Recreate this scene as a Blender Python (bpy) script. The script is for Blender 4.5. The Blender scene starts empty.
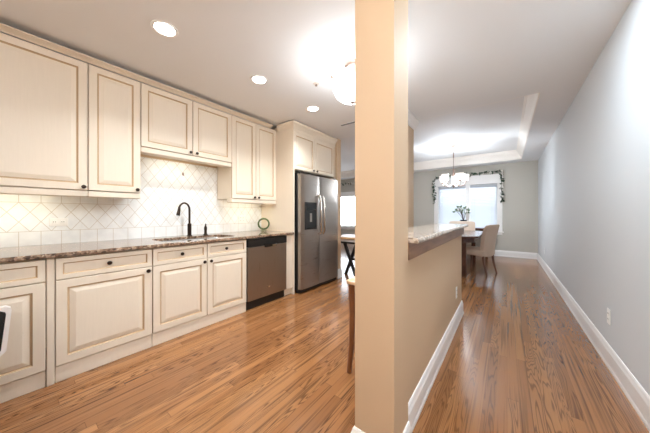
import bpy, bmesh, math, random
from mathutils import Vector, Matrix
random.seed(7)
C = bpy.context.scene.collection
SC = bpy.context.scene
PI = math.pi

# ------------------------------------------------------------------ camera
CAM_H, YAW = 1.19, math.radians(37.177)
cam_d = bpy.data.cameras.new('camera')
cam_d.sensor_width = 36.0
cam_d.lens = 240.0 / 650.0 * 36.0
cam_d.shift_y = -3.2 / 650.0
cam_d.clip_start = 0.02
cam = bpy.data.objects.new('camera', cam_d)
C.objects.link(cam)
cam.location = (0, 0, CAM_H)
cam.rotation_euler = (PI / 2, 0, YAW)
SC.camera = cam

# ------------------------------------------------------------------ world, exposure
SKY = 5.0
world = bpy.data.worlds.new('daylight')
SC.world = world
world.use_nodes = True
bgn = world.node_tree.nodes['Background']
bgn.inputs[0].default_value = (0.82, 0.91, 1.0, 1)
bgn.inputs[1].default_value = SKY
SC.view_settings.view_transform = 'Standard'
SC.view_settings.look = 'None'
SC.view_settings.exposure = 0.92
SC.view_settings.gamma = 1.0
SC.view_settings.use_curve_mapping = False
SC.cycles.use_denoising = True
SC.cycles.denoising_prefilter = 'ACCURATE'
SC.cycles.max_bounces = 10
SC.cycles.diffuse_bounces = 6
SC.cycles.sample_clamp_indirect = 6.0
LAMP = dict(down=7.0, under=.32, bowl=1.0, chand=.55, bulb=19.0)     # lamp strengths

def portal(name, loc, rot, sx, sy):
    l = bpy.data.lights.new(name, 'AREA')
    l.shape = 'RECTANGLE'; l.size = sx; l.size_y = sy
    l.cycles.is_portal = True
    o = bpy.data.objects.new(name, l); C.objects.link(o)
    o.location = loc; o.rotation_euler = rot
    return o
portal('window_portal', (-0.98, 8.52, 1.35), (-PI / 2, 0, 0), 1.7, 1.5)
portal('window_portal', (-5.0, 8.52, 1.3), (-PI / 2, 0, 0), 1.5, 1.5)
fo = bpy.data.lights.new('foyer_fill', 'POINT')             # added fill light behind the camera, stands for no known lamp
fo.energy = 30; fo.shadow_soft_size = .14; fo.color = (.90, .95, 1.0)
fo_o = bpy.data.objects.new('foyer_fill', fo); C.objects.link(fo_o); fo_o.location = (.05, -.55, 2.25)
for hy in (2.0, -.1):                                       # added fill lights that brighten the hall, bare and out of view
    hl = bpy.data.lights.new('hall_fill', 'AREA'); hl.shape = 'DISK'; hl.size = .3; hl.energy = 14 if hy > 1 else 6; hl.color = (.74, .88, 1.0)
    hl_o = bpy.data.objects.new('hall_fill', hl); C.objects.link(hl_o); hl_o.location = (.05, hy, 2.55)

# ------------------------------------------------------------------ materials
def mat(name, col=(.8, .8, .8), rough=.5, metal=0.0, spec=.5):
    m = bpy.data.materials.new(name); m.use_nodes = True
    b = m.node_tree.nodes['Principled BSDF']
    b.inputs['Base Color'].default_value = (*col, 1)
    b.inputs['Roughness'].default_value = rough
    b.inputs['Metallic'].default_value = metal
    b.inputs['Specular IOR Level'].default_value = spec
    return m
def srgb(r, g, b):
    f = lambda c: (c / 255 / 12.92) if c <= 10 else ((c / 255 + .055) / 1.055) ** 2.4
    return (f(r), f(g), f(b))
class NT:
    """small node-building helper"""
    def __init__(s, m):
        s.m = m; s.t = m.node_tree; s.b = s.t.nodes['Principled BSDF']
    def n(s, kind, **kw):
        x = s.t.nodes.new(kind)
        for k, v in kw.items(): setattr(x, k, v)
        return x
    def link(s, a, b): s.t.links.new(a, b)
    def math(s, op, a, b=None, c=None):
        x = s.n('ShaderNodeMath', operation=op)
        for i, v in enumerate((a, b, c)):
            if v is None: continue
            if hasattr(v, 'links'): s.link(v, x.inputs[i])
            else: x.inputs[i].default_value = v
        return x.outputs[0]
    def obj(s):
        return s.n('ShaderNodeTexCoord').outputs['Object']
    def mapping(s, src, scale=(1, 1, 1), loc=(0, 0, 0)):
        x = s.n('ShaderNodeMapping'); x.inputs['Scale'].default_value = scale; x.inputs['Location'].default_value = loc
        s.link(src, x.inputs[0]); return x.outputs[0]
    def noise(s, src, scale=5, detail=3, rough=.5, dist=0):
        x = s.n('ShaderNodeTexNoise'); x.inputs['Scale'].default_value = scale; x.inputs['Detail'].default_value = detail
        x.inputs['Roughness'].default_value = rough; x.inputs['Distortion'].default_value = dist
        s.link(src, x.inputs['Vector']); return x.outputs['Fac']
    def ramp(s, src, stops, interp='LINEAR'):
        x = s.n('ShaderNodeValToRGB'); x.color_ramp.interpolation = interp
        e = x.color_ramp.elements
        while len(e) < len(stops): e.new(.5)
        for i, (p, c) in enumerate(stops):
            e[i].position = p; e[i].color = (*c, 1) if len(c) == 3 else c
        s.link(src, x.inputs[0]); return x.outputs['Color']
    def mix(s, fac, a, b, mode='MIX'):
        x = s.n('ShaderNodeMix', data_type='RGBA', blend_type=mode)
        for i, v in ((0, fac), (6, a), (7, b)):
            if hasattr(v, 'links'): s.link(v, x.inputs[i])
            else: x.inputs[i].default_value = v if i == 0 else (*v, 1)
        return x.outputs[2]
    def bump(s, h, strength=.2, dist=.01):
        x = s.n('ShaderNodeBump'); x.inputs['Strength'].default_value = strength; x.inputs['Distance'].default_value = dist
        s.link(h, x.inputs['Height']); s.link(x.outputs[0], s.b.inputs['Normal'])
    def color(s, c): s.link(c, s.b.inputs['Base Color'])
    def rough(s, c): s.link(c, s.b.inputs['Roughness'])

M = {}
# --- painted walls (light orange-peel bump)
def paint(name, col, bump=.05, rough=.65):
    m = mat(name, col, rough, spec=.3); k = NT(m)
    k.bump(k.noise(k.obj(), 180, 2), bump, .003)
    return m
M['tan'] = paint('tan_wall_paint', srgb(205, 178, 147))
M['grey'] = paint('grey_wall_paint', srgb(206, 208, 209))
M['ceil'] = paint('ceiling_paint', srgb(236, 236, 236), .06, .8)
M['white'] = mat('white_trim_paint', srgb(243, 241, 238), .4)
M['tray_trim'] = mat('cream_crown_paint', srgb(246, 240, 232), .45)

# --- cabinets: cream paint with faint brushed grain and a brown glaze in the grooves
m = mat('cream_cabinet_paint', srgb(238, 223, 196), .42); k = NT(m)
nz = k.noise(k.mapping(k.obj(), (60, 60, 4)), 1.5, 4, .6)
k.color(k.ramp(nz, [(.3, srgb(225, 211, 191)), (.7, srgb(228, 214, 194))]))
M['cream'] = m
M['glaze'] = mat('brown_cabinet_glaze', srgb(190, 160, 124), .5)
M['bronze'] = mat('oil_rubbed_bronze', srgb(62, 50, 42), .28, .85)
M['toe'] = mat('toe_kick_paint', srgb(214, 194, 164), .55)

# --- oak strip floor, boards run along Y
m = mat('oak_strip_floor', srgb(190, 135, 88), .3); k = NT(m)
sep = k.n('ShaderNodeSeparateXYZ'); k.link(k.obj(), sep.inputs[0])
X_, Y_ = sep.outputs[0], sep.outputs[1]
BW = .060
row = k.math('FLOOR', k.math('DIVIDE', X_, BW))
wn = k.n('ShaderNodeTexWhiteNoise', noise_dimensions='1D'); k.link(row, wn.inputs['W'])
r1 = wn.outputs['Value']
yy = k.math('ADD', Y_, k.math('MULTIPLY', r1, 1.3))
bi = k.math('FLOOR', k.math('DIVIDE', yy, 1.35))
bid = k.math('ADD', k.math('MULTIPLY', row, 7.13), k.math('MULTIPLY', bi, 3.77))
wn2 = k.n('ShaderNodeTexWhiteNoise', noise_dimensions='1D'); k.link(bid, wn2.inputs['W'])
r2 = wn2.outputs['Value']
cmb = k.n('ShaderNodeCombineXYZ')
k.link(k.math('MULTIPLY', X_, 13.0), cmb.inputs[0])
k.link(k.math('MULTIPLY', Y_, .85), cmb.inputs[1])
k.link(k.math('MULTIPLY', bid, 1.37), cmb.inputs[2])
gn = k.noise(cmb.outputs[0], 1.0, 2.0, .45, .25)
ring = k.math('FRACT', k.math('MULTIPLY', gn, 22.0))
cmb3 = k.n('ShaderNodeCombineXYZ')
k.link(k.math('MULTIPLY', X_, 55.0), cmb3.inputs[0]); k.link(k.math('MULTIPLY', Y_, .9), cmb3.inputs[1]); k.link(k.math('MULTIPLY', bid, 2.1), cmb3.inputs[2])
streak = k.ramp(k.noise(cmb3.outputs[0], 1.0, 3, .55), [(.52, (0, 0, 0)), (.66, (1, 1, 1))])
ring_dark = k.ramp(ring, [(.0, (1, 1, 1)), (.16, (.9, .9, .9)), (.30, (.12, .12, .12)), (.82, (0, 0, 0)), (1.0, (1, 1, 1))])
cath = k.math('GREATER_THAN', k.math('FRACT', k.math('MULTIPLY', r2, 7.7)), .42)
dark = k.mix(cath, streak, ring_dark)
cmb2 = k.n('ShaderNodeCombineXYZ')
k.link(k.math('MULTIPLY', X_, 420.0), cmb2.inputs[0]); k.link(k.math('MULTIPLY', Y_, 9.0), cmb2.inputs[1]); k.link(bid, cmb2.inputs[2])
fine = k.noise(cmb2.outputs[0], 1.0, 3, .6)
base = k.ramp(r2, [(0, srgb(138, 90, 50)), (.5, srgb(158, 106, 61)), (1, srgb(178, 125, 76))])
base = k.mix(k.math('MULTIPLY', fine, .7), base, srgb(126, 84, 54), 'MIX')
big = k.noise(k.mapping(k.obj(), (.9, .35, 1)), 1.2, 2)
c1 = k.mix(k.math('MULTIPLY', dark, k.math('MULTIPLY', big, 1.3)), base, srgb(70, 39, 19))
fx = k.math('FRACT', k.math('DIVIDE', X_, BW))
seam = k.math('MAXIMUM', k.math('LESS_THAN', fx, .02), k.math('LESS_THAN', k.math('FRACT', k.math('DIVIDE', yy, 1.35)), .0018))
c2 = k.mix(k.math('MULTIPLY', seam, .75), c1, srgb(82, 48, 28))
k.color(c2)
k.rough(k.math('ADD', k.math('MULTIPLY', fine, .14), .12))
k.b.inputs['Coat Weight'].default_value = .25; k.b.inputs['Coat Roughness'].default_value = .13
M['floor'] = m

# --- backsplash: square tile border rows, diamonds between (Y and Z in metres)
m = mat('white_diamond_tile', srgb(236, 232, 224), .22); k = NT(m)
sep = k.n('ShaderNodeSeparateXYZ'); k.link(k.obj(), sep.inputs[0])
Yt, Zt = sep.outputs[1], sep.outputs[2]
TW, TZ, Z1, Z2 = .1205, .1655, 1.034, 1.282
u = k.math('DIVIDE', k.math('SUBTRACT', Yt, .111), TW)
v = k.math('DIVIDE', k.math('SUBTRACT', Zt, Z1), TZ)
def edge(e, w):
    f = k.math('FRACT', e)
    d = k.math('MINIMUM', f, k.math('SUBTRACT', 1.0, f))
    return k.math('LESS_THAN', d, w)
dia = k.math('MAXIMUM', edge(k.math('ADD', u, v), .022), edge(k.math('SUBTRACT', u, v), .022))
sq = edge(k.math('ADD', u, .5), .016)
low = k.math('LESS_THAN', Zt, Z1)
side = k.math('MAXIMUM', k.math('LESS_THAN', Yt, .79), k.math('GREATER_THAN', Yt, 1.765))
high = k.math('MULTIPLY', k.math('GREATER_THAN', Zt, Z2), side)
insq = k.math('MAXIMUM', low, high)
hl = k.math('LESS_THAN', k.math('ABSOLUTE', k.math('SUBTRACT', Zt, Z1)), .002)
hl2 = k.math('MULTIPLY', k.math('LESS_THAN', k.math('ABSOLUTE', k.math('SUBTRACT', Zt, Z2)), .002), side)
g = k.math('ADD', k.math('MULTIPLY', dia, k.math('SUBTRACT', 1.0, insq)), k.math('MULTIPLY', sq, insq))
grout = k.math('MINIMUM', k.math('ADD', g, k.math('ADD', hl, hl2)), 1.0)
tn = k.noise(k.obj(), 14, 3)
tilec = k.ramp(tn, [(.3, srgb(234, 235, 234)), (.7, srgb(244, 245, 243))])
k.color(k.mix(grout, tilec, srgb(208, 200, 188)))
k.bump(k.math('ADD', k.math('MULTIPLY', grout, -1.0), k.math('MULTIPLY', k.noise(k.obj(), 9, 1), .5)), .22, .004)
M['tile'] = m

# --- granites
def granite(name, cols, scale, rough=.12):
    m = mat(name, cols[1], rough); k = NT(m)
    v = k.n('ShaderNodeTexVoronoi'); v.inputs['Scale'].default_value = scale
    k.link(k.obj(), v.inputs['Vector'])
    n1 = k.noise(k.obj(), scale * .35, 5, .7)
    f = k.math('ADD', k.math('MULTIPLY', v.outputs['Color'], .5), k.math('MULTIPLY', n1, .5))
    k.color(k.ramp(f, [(.22, cols[0]), (.42, cols[1]), (.58, cols[2]), (.78, cols[3])]))
    return m
M['granite'] = granite('brown_granite', [srgb(44, 34, 30), srgb(104, 82, 66), srgb(150, 124, 102), srgb(196, 176, 154)], 70, .08)
M['granite_pale'] = granite('pale_speckled_granite', [srgb(84, 62, 50), srgb(168, 148, 130), srgb(198, 182, 166), srgb(224, 214, 202)], 80, .1)

# --- metals
def steel(name, col, vert=True, rough=.3):
    m = mat(name, col, rough, .92); k = NT(m)
    n1 = k.noise(k.mapping(k.obj(), (3, 3, 260) if not vert else (260, 260, 3)), 1.0, 3)
    k.rough(k.math('ADD', k.math('MULTIPLY', n1, .14), rough - .07))
    k.bump(n1, .03, .001)
    return m
M['steel'] = steel('brushed_stainless', srgb(166, 158, 150), False)
M['steel_dark'] = steel('dark_brushed_stainless', srgb(158, 146, 134), True, .3)
M['chrome'] = mat('polished_steel', srgb(214, 208, 202), .18, 1.0)
M['nickel'] = mat('brushed_nickel', srgb(168, 146, 134), .32, .9)
M['satin'] = mat('satin_steel', srgb(232, 230, 228), .38, .55)
M['black'] = mat('black_plastic', srgb(22, 21, 20), .35)
M['gloss_black'] = mat('black_glass', srgb(14, 14, 15), .08)
M['plate'] = mat('white_outlet_plastic', srgb(240, 238, 233), .35)
M['slot'] = mat('dark_socket_slots', srgb(70, 66, 60), .5)
M['sinksteel'] = mat('sink_steel', srgb(190, 184, 178), .25, .9)

# --- woods, fabric, glass
def wood(name, a, b, sc=(30, 2, 30), rough=.35):
    m = mat(name, a, rough); k = NT(m)
    n1 = k.noise(k.mapping(k.obj(), sc), 1.0, 4, .6, .6)
    k.color(k.ramp(n1, [(.3, a), (.7, b)]))
    return m
M['apron'] = wood('brown_apron_wood', srgb(116, 82, 58), srgb(158, 118, 88), (30, 3, 30))
M['table'] = wood('dark_walnut', srgb(58, 36, 30), srgb(94, 62, 50), (20, 2, 20), .18)
M['stool'] = wood('reddish_brown_wood', srgb(104, 62, 38), srgb(138, 88, 56), (25, 25, 3))
M['chairleg'] = wood('brown_chair_leg_wood', srgb(74, 50, 40), srgb(104, 74, 60))
M['stool_top'] = wood('light_tan_wood', srgb(206, 166, 128), srgb(226, 190, 152), (3, 25, 25))
M['tan_wood'] = wood('tan_table_wood', srgb(196, 152, 106), srgb(220, 182, 138), (3, 25, 25))
M['blackwood'] = mat('black_painted_wood', srgb(30, 27, 28), .4)
m = mat('taupe_upholstery', srgb(196, 176, 158), .85); k = NT(m)
k.bump(k.noise(k.obj(), 500, 2), .25, .002); M['fabric'] = m
m = mat('green_glazed_ceramic', srgb(84, 98, 62), .2); M['green'] = m
M['leaf'] = mat('dark_green_leaf', srgb(58, 82, 62), .5)
M['leaf2'] = mat('grey_green_leaf', srgb(122, 140, 112), .55)
M['petal'] = mat('white_petal', srgb(244, 240, 234), .6)
M['stem'] = mat('brown_stem', srgb(84, 66, 50), .7)
m = mat('white_blind', srgb(246, 247, 250), .5); M['blind'] = m
_t = m.node_tree; _tr = _t.nodes.new('ShaderNodeBsdfTranslucent'); _tr.inputs[0].default_value = (.30, .34, .38, 1)
_mx = _t.nodes.new('ShaderNodeMixShader'); _mx.inputs[0].default_value = .45
_t.links.new(m.node_tree.nodes['Principled BSDF'].outputs[0], _mx.inputs[1]); _t.links.new(_tr.outputs[0], _mx.inputs[2])
_t.links.new(_mx.outputs[0], m.node_tree.nodes['Material Output'].inputs[0])
M['bluebowl'] = mat('dark_blue_ceramic', srgb(54, 60, 76), .25)
M['ornament'] = mat('tan_carved_wood', srgb(206, 172, 118), .45)
M['smoke'] = mat('ceiling_fixture_plastic', srgb(222, 206, 192), .5)

def glassmat(name, tint=(1, 1, 1), gl=.06):
    m = bpy.data.materials.new(name); m.use_nodes = True
    t = m.node_tree; t.nodes.clear()
    o = t.nodes.new('ShaderNodeOutputMaterial'); mx = t.nodes.new('ShaderNodeMixShader')
    a = t.nodes.new('ShaderNodeBsdfTransparent'); b = t.nodes.new('ShaderNodeBsdfGlossy')
    a.inputs[0].default_value = (*tint, 1); b.inputs['Roughness'].default_value = .02
    mx.inputs[0].default_value = gl
    t.links.new(a.outputs[0], mx.inputs[1]); t.links.new(b.outputs[0], mx.inputs[2]); t.links.new(mx.outputs[0], o.inputs[0])
    return m
M['pane'] = glassmat('window_glass')
M['clear'] = glassmat('clear_green_glass', (.86, .93, .84), .12)
def emit(name, col, s):
    m = bpy.data.materials.new(name); m.use_nodes = True
    b = m.node_tree.nodes['Principled BSDF']
    b.inputs['Base Color'].default_value = (.9, .9, .9, 1)
    b.inputs['Emission Color'].default_value = (*col, 1); b.inputs['Emission Strength'].default_value = s
    b.inputs['Roughness'].default_value = .4
    return m
WARM = (.88, .95, 1.0)
M['lens'] = emit('lit_downlight_lens', (1, .95, .88), 6)
M['tube'] = emit('lit_fluorescent_tube', (1, .97, .85), 6)
def lampglass(name, col, s, tr):
    m = bpy.data.materials.new(name); m.use_nodes = True
    t = m.node_tree; b = t.nodes['Principled BSDF']; o = t.nodes['Material Output']
    b.inputs['Base Color'].default_value = (.9, .9, .9, 1)
    b.inputs['Emission Color'].default_value = (*col, 1); b.inputs['Emission Strength'].default_value = s
    a = t.nodes.new('ShaderNodeBsdfTransparent'); mx = t.nodes.new('ShaderNodeMixShader'); mx.inputs[0].default_value = 1 - tr
    t.links.new(a.outputs[0], mx.inputs[1]); t.links.new(b.outputs[0], mx.inputs[2]); t.links.new(mx.outputs[0], o.inputs[0])
    return m
M['bowl'] = lampglass('lit_frosted_bowl', (1, .95, .89), LAMP['bowl'], .55) if True else emit('lit_frosted_bowl', (1, .93, .84), LAMP['bowl'])
M['shade'] = emit('lit_frosted_shade', (1, .94, .87), LAMP['chand'])

# ------------------------------------------------------------------ mesh helper
class MB:
    def __init__(s): s.bm = bmesh.new(); s.mi = 0
    def face(s, vs, mi=None):
        try: f = s.bm.faces.new(vs)
        except ValueError: return None
        f.material_index = s.mi if mi is None else mi
        return f
    def box(s, a, b, mi=None):
        x0, x1 = sorted((a[0], b[0])); y0, y1 = sorted((a[1], b[1])); z0, z1 = sorted((a[2], b[2]))
        v = [s.bm.verts.new((x, y, z)) for z in (z0, z1) for x, y in ((x0, y0), (x1, y0), (x1, y1), (x0, y1))]
        for q in ((3, 2, 1, 0), (4, 5, 6, 7), (0, 1, 5, 4), (1, 2, 6, 5), (2, 3, 7, 6), (3, 0, 4, 7)):
            s.face([v[i] for i in q], mi)
        return s
    def bbox(s, a, b, r=.004, mi=None):
        """box with chamfered edges (rings along Z with inset corners)"""
        x0, x1 = sorted((a[0], b[0])); y0, y1 = sorted((a[1], b[1])); z0, z1 = sorted((a[2], b[2]))
        r = min(r, (x1 - x0) / 3, (y1 - y0) / 3, (z1 - z0) / 3)
        def oct(i, z):
            e = r * i
            p = [(x0 + e + r, y0 + e), (x1 - e - r, y0 + e), (x1 - e, y0 + e + r), (x1 - e, y1 - e - r),
                 (x1 - e - r, y1 - e), (x0 + e + r, y1 - e), (x0 + e, y1 - e - r), (x0 + e, y0 + e + r)]
            return [s.bm.verts.new((*q, z)) for q in p]
        L = [oct(.7, z0), oct(0, z0 + r), oct(0, z1 - r), oct(.7, z1)]
        s.face(list(reversed(L[0])), mi); s.face(L[-1], mi)
        for A, B in zip(L, L[1:]): s.bridge(A, B, mi)
        return s
    def bridge(s, A, B, mi=None, closed=True):
        n = len(A)
        for i in range(n if closed else n - 1):
            s.face([A[i], A[(i + 1) % n], B[(i + 1) % n], B[i]], mi)
    def rings(s, loops, mis=None, cap0=True, cap1=True, mi=None):
        L = [[s.bm.verts.new(p) for p in lp] for lp in loops]
        if cap0: s.face(list(reversed(L[0])), mi)
        if cap1: s.face(L[-1], mi)
        for i, (A, B) in enumerate(zip(L, L[1:])): s.bridge(A, B, mis[i] if mis else mi)
        return s
    def tube(s, pts, r, seg=10, mi=None, caps=True):
        pts = [Vector(p) for p in pts]; n = len(pts)
        rr = r if isinstance(r, (list, tuple)) else [r] * n
        loops = []; up = None
        for i, p in enumerate(pts):
            t = (pts[min(i + 1, n - 1)] - pts[max(i - 1, 0)]).normalized()
            if up is None:
                up = Vector((0, 0, 1)) if abs(t.z) < .9 else Vector((1, 0, 0))
            u = (up - t * up.dot(t)).normalized(); up = u
            w = t.cross(u)
            loops.append([p + (u * math.cos(2 * PI * j / seg) + w * math.sin(2 * PI * j / seg)) * rr[i] for j in range(seg)])
        return s.rings(loops, None, caps, caps, mi)
    def lathe(s, prof, c=(0, 0, 0), seg=24, axis='Z', mi=None):
        """prof = [(radius, height)...]"""
        c = Vector(c); loops = []
        for r, h in prof:
            r = max(r, .0004); lp = []
            for j in range(seg):
                a = 2 * PI * j / seg; p, q = r * math.cos(a), r * math.sin(a)
                lp.append(c + Vector({'Z': (p, q, h), 'X': (h, p, q), 'Y': (q, h, p)}[axis]))
            loops.append(lp)
        return s.rings(loops, None, True, True, mi)
    def prism(s, poly, ax, lo, hi, mi=None):
        """poly in the plane perpendicular to ax; X: (y,z)  Y: (x,z)  Z: (x,y)"""
        def P(q, h): return {'X': (h, q[0], q[1]), 'Y': (q[0], h, q[1]), 'Z': (q[0], q[1], h)}[ax]
        A = [s.bm.verts.new(P(q, lo)) for q in poly]; B = [s.bm.verts.new(P(q, hi)) for q in poly]
        s.face(list(reversed(A)), mi); s.face(B, mi); s.bridge(A, B, mi)
        return s
    def sweep(s, path, prof, closed=False, mi=None):
        """path: XY points; prof: (out, z), out to the left of travel; mitred"""
        n = len(path); P = [Vector((*p, 0)) for p in path]; loops = []
        for i in range(n):
            d0 = (P[i] - P[i - 1]).normalized() if (i > 0 or closed) else None
            d1 = (P[(i + 1) % n] - P[i]).normalized() if (i < n - 1 or closed) else None
            if d0 is None: d0 = d1
            if d1 is None: d1 = d0
            n0 = Vector((-d0.y, d0.x, 0)); n1 = Vector((-d1.y, d1.x, 0))
            b = (n0 + n1); b = b / max(b.dot(n0), .2) if b.length > 1e-6 else n0
            loops.append([P[i] + b * o + Vector((0, 0, z)) for o, z in prof])
        L = [[s.bm.verts.new(p) for p in lp] for lp in loops]
        for i in range(n if closed else n - 1): s.bridge(L[i], L[(i + 1) % n], mi)
        if not closed: s.face(L[0], mi); s.face(list(reversed(L[-1])), mi)
        return s
    def build(s, name, mats, parent=None, smooth=False, xf=None):
        bm = s.bm
        bmesh.ops.recalc_face_normals(bm, faces=bm.faces)
        off = Vector((0, 0, 0)); p = parent
        while p is not None: off += p.location; p = p.parent
        for v in bm.verts:
            if xf is not None: v.co = xf @ v.co
            v.co -= off
        me = bpy.data.meshes.new(name); bm.to_mesh(me); bm.free()
        for mm in (mats if isinstance(mats, (list, tuple)) else [mats]):
            me.materials.append(M[mm] if isinstance(mm, str) else mm)
        if smooth:
            for f in me.polygons: f.use_smooth = True
            try: me.set_sharp_from_angle(angle=math.radians(40))
            except Exception: pass
        o = bpy.data.objects.new(name, me); C.objects.link(o)
        if parent is not None: o.parent = parent
        return o

def tag(o, label=None, cat=None, group=None, kind=None):
    for k_, v_ in (('label', label), ('category', cat), ('group', group), ('kind', kind)):
        if v_: o[k_] = v_
    return o
def thing(name, label, cat, loc=(0, 0, 0), group=None):
    o = bpy.data.objects.new(name, None); C.objects.link(o)
    o.empty_display_size = .1; o.location = loc
    return tag(o, label, cat, group)
def struct(mb, name, m, parent=None, smooth=False):
    o = mb.build(name, m, parent, smooth)
    if parent is None: o['kind'] = 'structure'
    return o
def copy_tree(o, parent=None):
    c = o.copy(); C.objects.link(c)
    if parent is not None: c.parent = parent
    for ch in list(o.children): copy_tree(ch, c)
    return c

# ------------------------------------------------------------------ room shell
H = 2.557
XK, XR, YB = -3.25, .637, 8.25            # kitchen wall, right wall, far wall
XL = -6.2                                 # far left of the breakfast area
TX0, TX1, TY0, TY1, TZ = -6.0, .30, 3.63, 7.83, 2.79   # tray recess

struct(MB().box((XL - .2, -3.2, -.12), (XR + .2, YB + .2, 0)), 'floor', 'floor')
c = MB()
c.box((XL - .2, -1.0, H), (XR + .2, TY0, H + .35))
c.box((XL - .2, TY1, H), (XR + .2, YB + .2, H + .35))
c.box((XL - .2, TY0, H), (TX0, TY1, H + .35))
c.box((TX1, TY0, H), (XR + .2, TY1, H + .35))
c.box((TX0, TY0, TZ), (TX1, TY1, H + .35))
struct(c, 'ceiling', 'ceil')
struct(MB().box((XK - .14, -.72, 0), (XK, 3.62, H)), 'wall_kitchen', 'tan')
struct(MB().box((XR, -1.0, 0), (XR + .14, YB + .14, H)), 'wall_right', 'grey')
# far wall with two window openings
W1 = (-1.745, -.215, .70, 2.03); W2 = (-5.75, -4.25, .66, 1.90)
b = MB(); y0, y1 = YB, YB + .16
M['greige'] = paint('greige_wall_paint', srgb(192, 188, 178))
b.box((XL - .14, y0, 0), (W2[0], y1, H)); b.box((W2[1], y0, 0), (W1[0], y1, H)); b.box((W1[1], y0, 0), (XR, y1, H))
for W in (W1, W2):
    b.box((W[0], y0, 0), (W[1], y1, W[2])); b.box((W[0], y0, W[3]), (W[1], y1, H))
struct(b, 'wall_back', 'greige')
struct(MB().box((XL - .14, 3.62, 0), (XL, YB, H)), 'wall_left', 'grey')
struct(MB().box((XL - .14, 3.62, 0), (-2.47, 3.745, H)), 'wall_partition', 'tan')
struct(MB().box((XK - .14, -.86, 0), (-1.15, -.72, H)), 'wall_front', 'tan')
struct(MB().box((-1.30, -1.12, 0), (XR + .14, -1.0, H)), 'wall_entry', 'tan')  # unseen; added to close the entry so sky light stays off the column
struct(MB().box((-1.29, -1.0, 0), (-1.15, -.86, H)), 'wall_corner', 'tan')
struct(MB().box((-.611, 1.056, 0), (-.408, 1.25, H)), 'wall_column', 'tan')
struct(MB().box((-.555, 1.25, 0), (-.43, 3.25, 1.035)), 'wall_peninsula', 'tan')
struct(MB().box((-1.30, 3.05, 0), (-1.10, 3.62, H)), 'wall_pillar', 'tan')
struct(MB().box((XK, -.70, .90), (XK + .010, 2.53, 1.82)), 'wall_backsplash', 'tile')

BASEP = [(0, 0), (.020, 0), (.020, .018), (.016, .03), (.016, .125), (.011, .142), (.009, .155), (.004, .165), (0, .165)]
struct(MB().sweep([(XR, -.9), (XR, YB)], BASEP), 'baseboard_right', 'white')
struct(MB().sweep([(XR - .016, YB), (XL, YB)], BASEP), 'baseboard_back', 'white')
BP2 = [(o, z * .95) for o, z in BASEP]
struct(MB().sweep([(-.555, 3.25), (-.43, 3.25), (-.43, 1.25)][::-1], [(-o, z) for o, z in BP2]), 'baseboard_peninsula', 'white')
struct(MB().sweep([(-.408, 1.25), (-.408, 1.056), (-.611, 1.056), (-.611, 1.25)], [(o, z * .70) for o, z in BASEP]).__class__().sweep(
    [(-.611, 1.25), (-.611, 1.056), (-.408, 1.056), (-.408, 1.25)], [(-o, z * .70) for o, z in BASEP]), 'baseboard_column', 'white')
struct(MB().sweep([(-2.47, 3.745), (-2.47, 3.625)], [(o, z) for o, z in BASEP]).__class__().sweep(
    [(-2.47, 3.63), (-2.47, 3.745), (XL, 3.745)], [(-o, z) for o, z in BASEP]), 'baseboard_partition', 'white')
# tray crown: stepped cove around the recess, and the crown round the far pillar
CR = [(0, H - .02), (.012, H - .02), (.012, H + .015), (.022, H + .03), (.030, H + .07), (.052, H + .115), (.078, H + .15), (.085, H + .165),
      (.098, H + .17), (.098, H + .20), (.110, H + .205), (.110, TZ), (0, TZ)]
CR = [(o, max(z, H + .001)) for o, z in CR]
struct(MB().sweep([(TX0, TY0), (TX1, TY0), (TX1, TY1), (TX0, TY1)], CR, True), 'trim_1', 'tray_trim')
PC = [(0, H - .135), (.010, H - .135), (.012, H - .115), (.026, H - .10), (.034, H - .07), (.056, H - .04), (.060, H - .03), (.066, H - .028), (.066, H - .001), (0, H - .001)]
struct(MB().sweep([(-1.10, 3.05), (-1.10, 3.62), (-1.30, 3.62), (-1.30, 3.05)], [(-o, z) for o, z in PC], True), 'trim_2', 'white')

# ------------------------------------------------------------------ windows
def window(name, W, mull, sill, muntins, header):
    x0, x1, z0, z1 = W
    root = bpy.data.objects.new(name, None); C.objects.link(root); root.location = ((x0 + x1) / 2, YB + .08, z0); root['kind'] = 'structure'
    cs = .115
    f = MB()
    f.bbox((x0 - cs, YB - .022, z0 - .02), (x0, YB, z1 + .0)); f.bbox((x1, YB - .022, z0 - .02), (x1 + cs, YB, z1 + .0))
    f.bbox((x0 - cs - .01, YB - .026, z1), (x1 + cs + .01, YB, z1 + header))
    f.build('window_casing', 'white', root)
    MB().bbox((x0 - cs - .03, YB - .06, z0 - .045), (x1 + cs + .03, YB + .05, z0 - .015)).bbox((x0 - cs, YB - .02, z0 - .11), (x1 + cs, YB, z0 - .045)).build('window_sill', 'white', root)
    fr = MB(); t = .04; ya, yb = YB + .06, YB + .11
    fr.box((x0, ya, z0), (x0 + t, yb, z1)); fr.box((x1 - t, ya, z0), (x1, yb, z1)); fr.box((x0, ya, z0), (x1, yb, z0 + t)); fr.box((x0, ya, z1 - t), (x1, yb, z1))
    zm = (z0 + z1) / 2
    fr.box((x0, ya, zm - .006), (x1, yb, zm + .006))
    for mx in mull: fr.box((mx - .05, YB + .005, z0), (mx + .05, yb, z1))
    if muntins:
        nx, nz = muntins
        for i in range(1, nx): fr.box((x0 + (x1 - x0) * i / nx - .009, ya + .01, z0), (x0 + (x1 - x0) * i / nx + .009, yb - .01, z1))
        for i in range(1, nz): fr.box((x0, ya + .012, z0 + (z1 - z0) * i / nz - .009), (x1, yb - .012, z0 + (z1 - z0) * i / nz + .009))
    fr.build('window_frame', 'white', root)
    MB().box((x0 + .01, YB + .083, z0 + .01), (x1 - .01, YB + .087, z1 - .01)).build('window_pane', 'pane', root)
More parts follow.
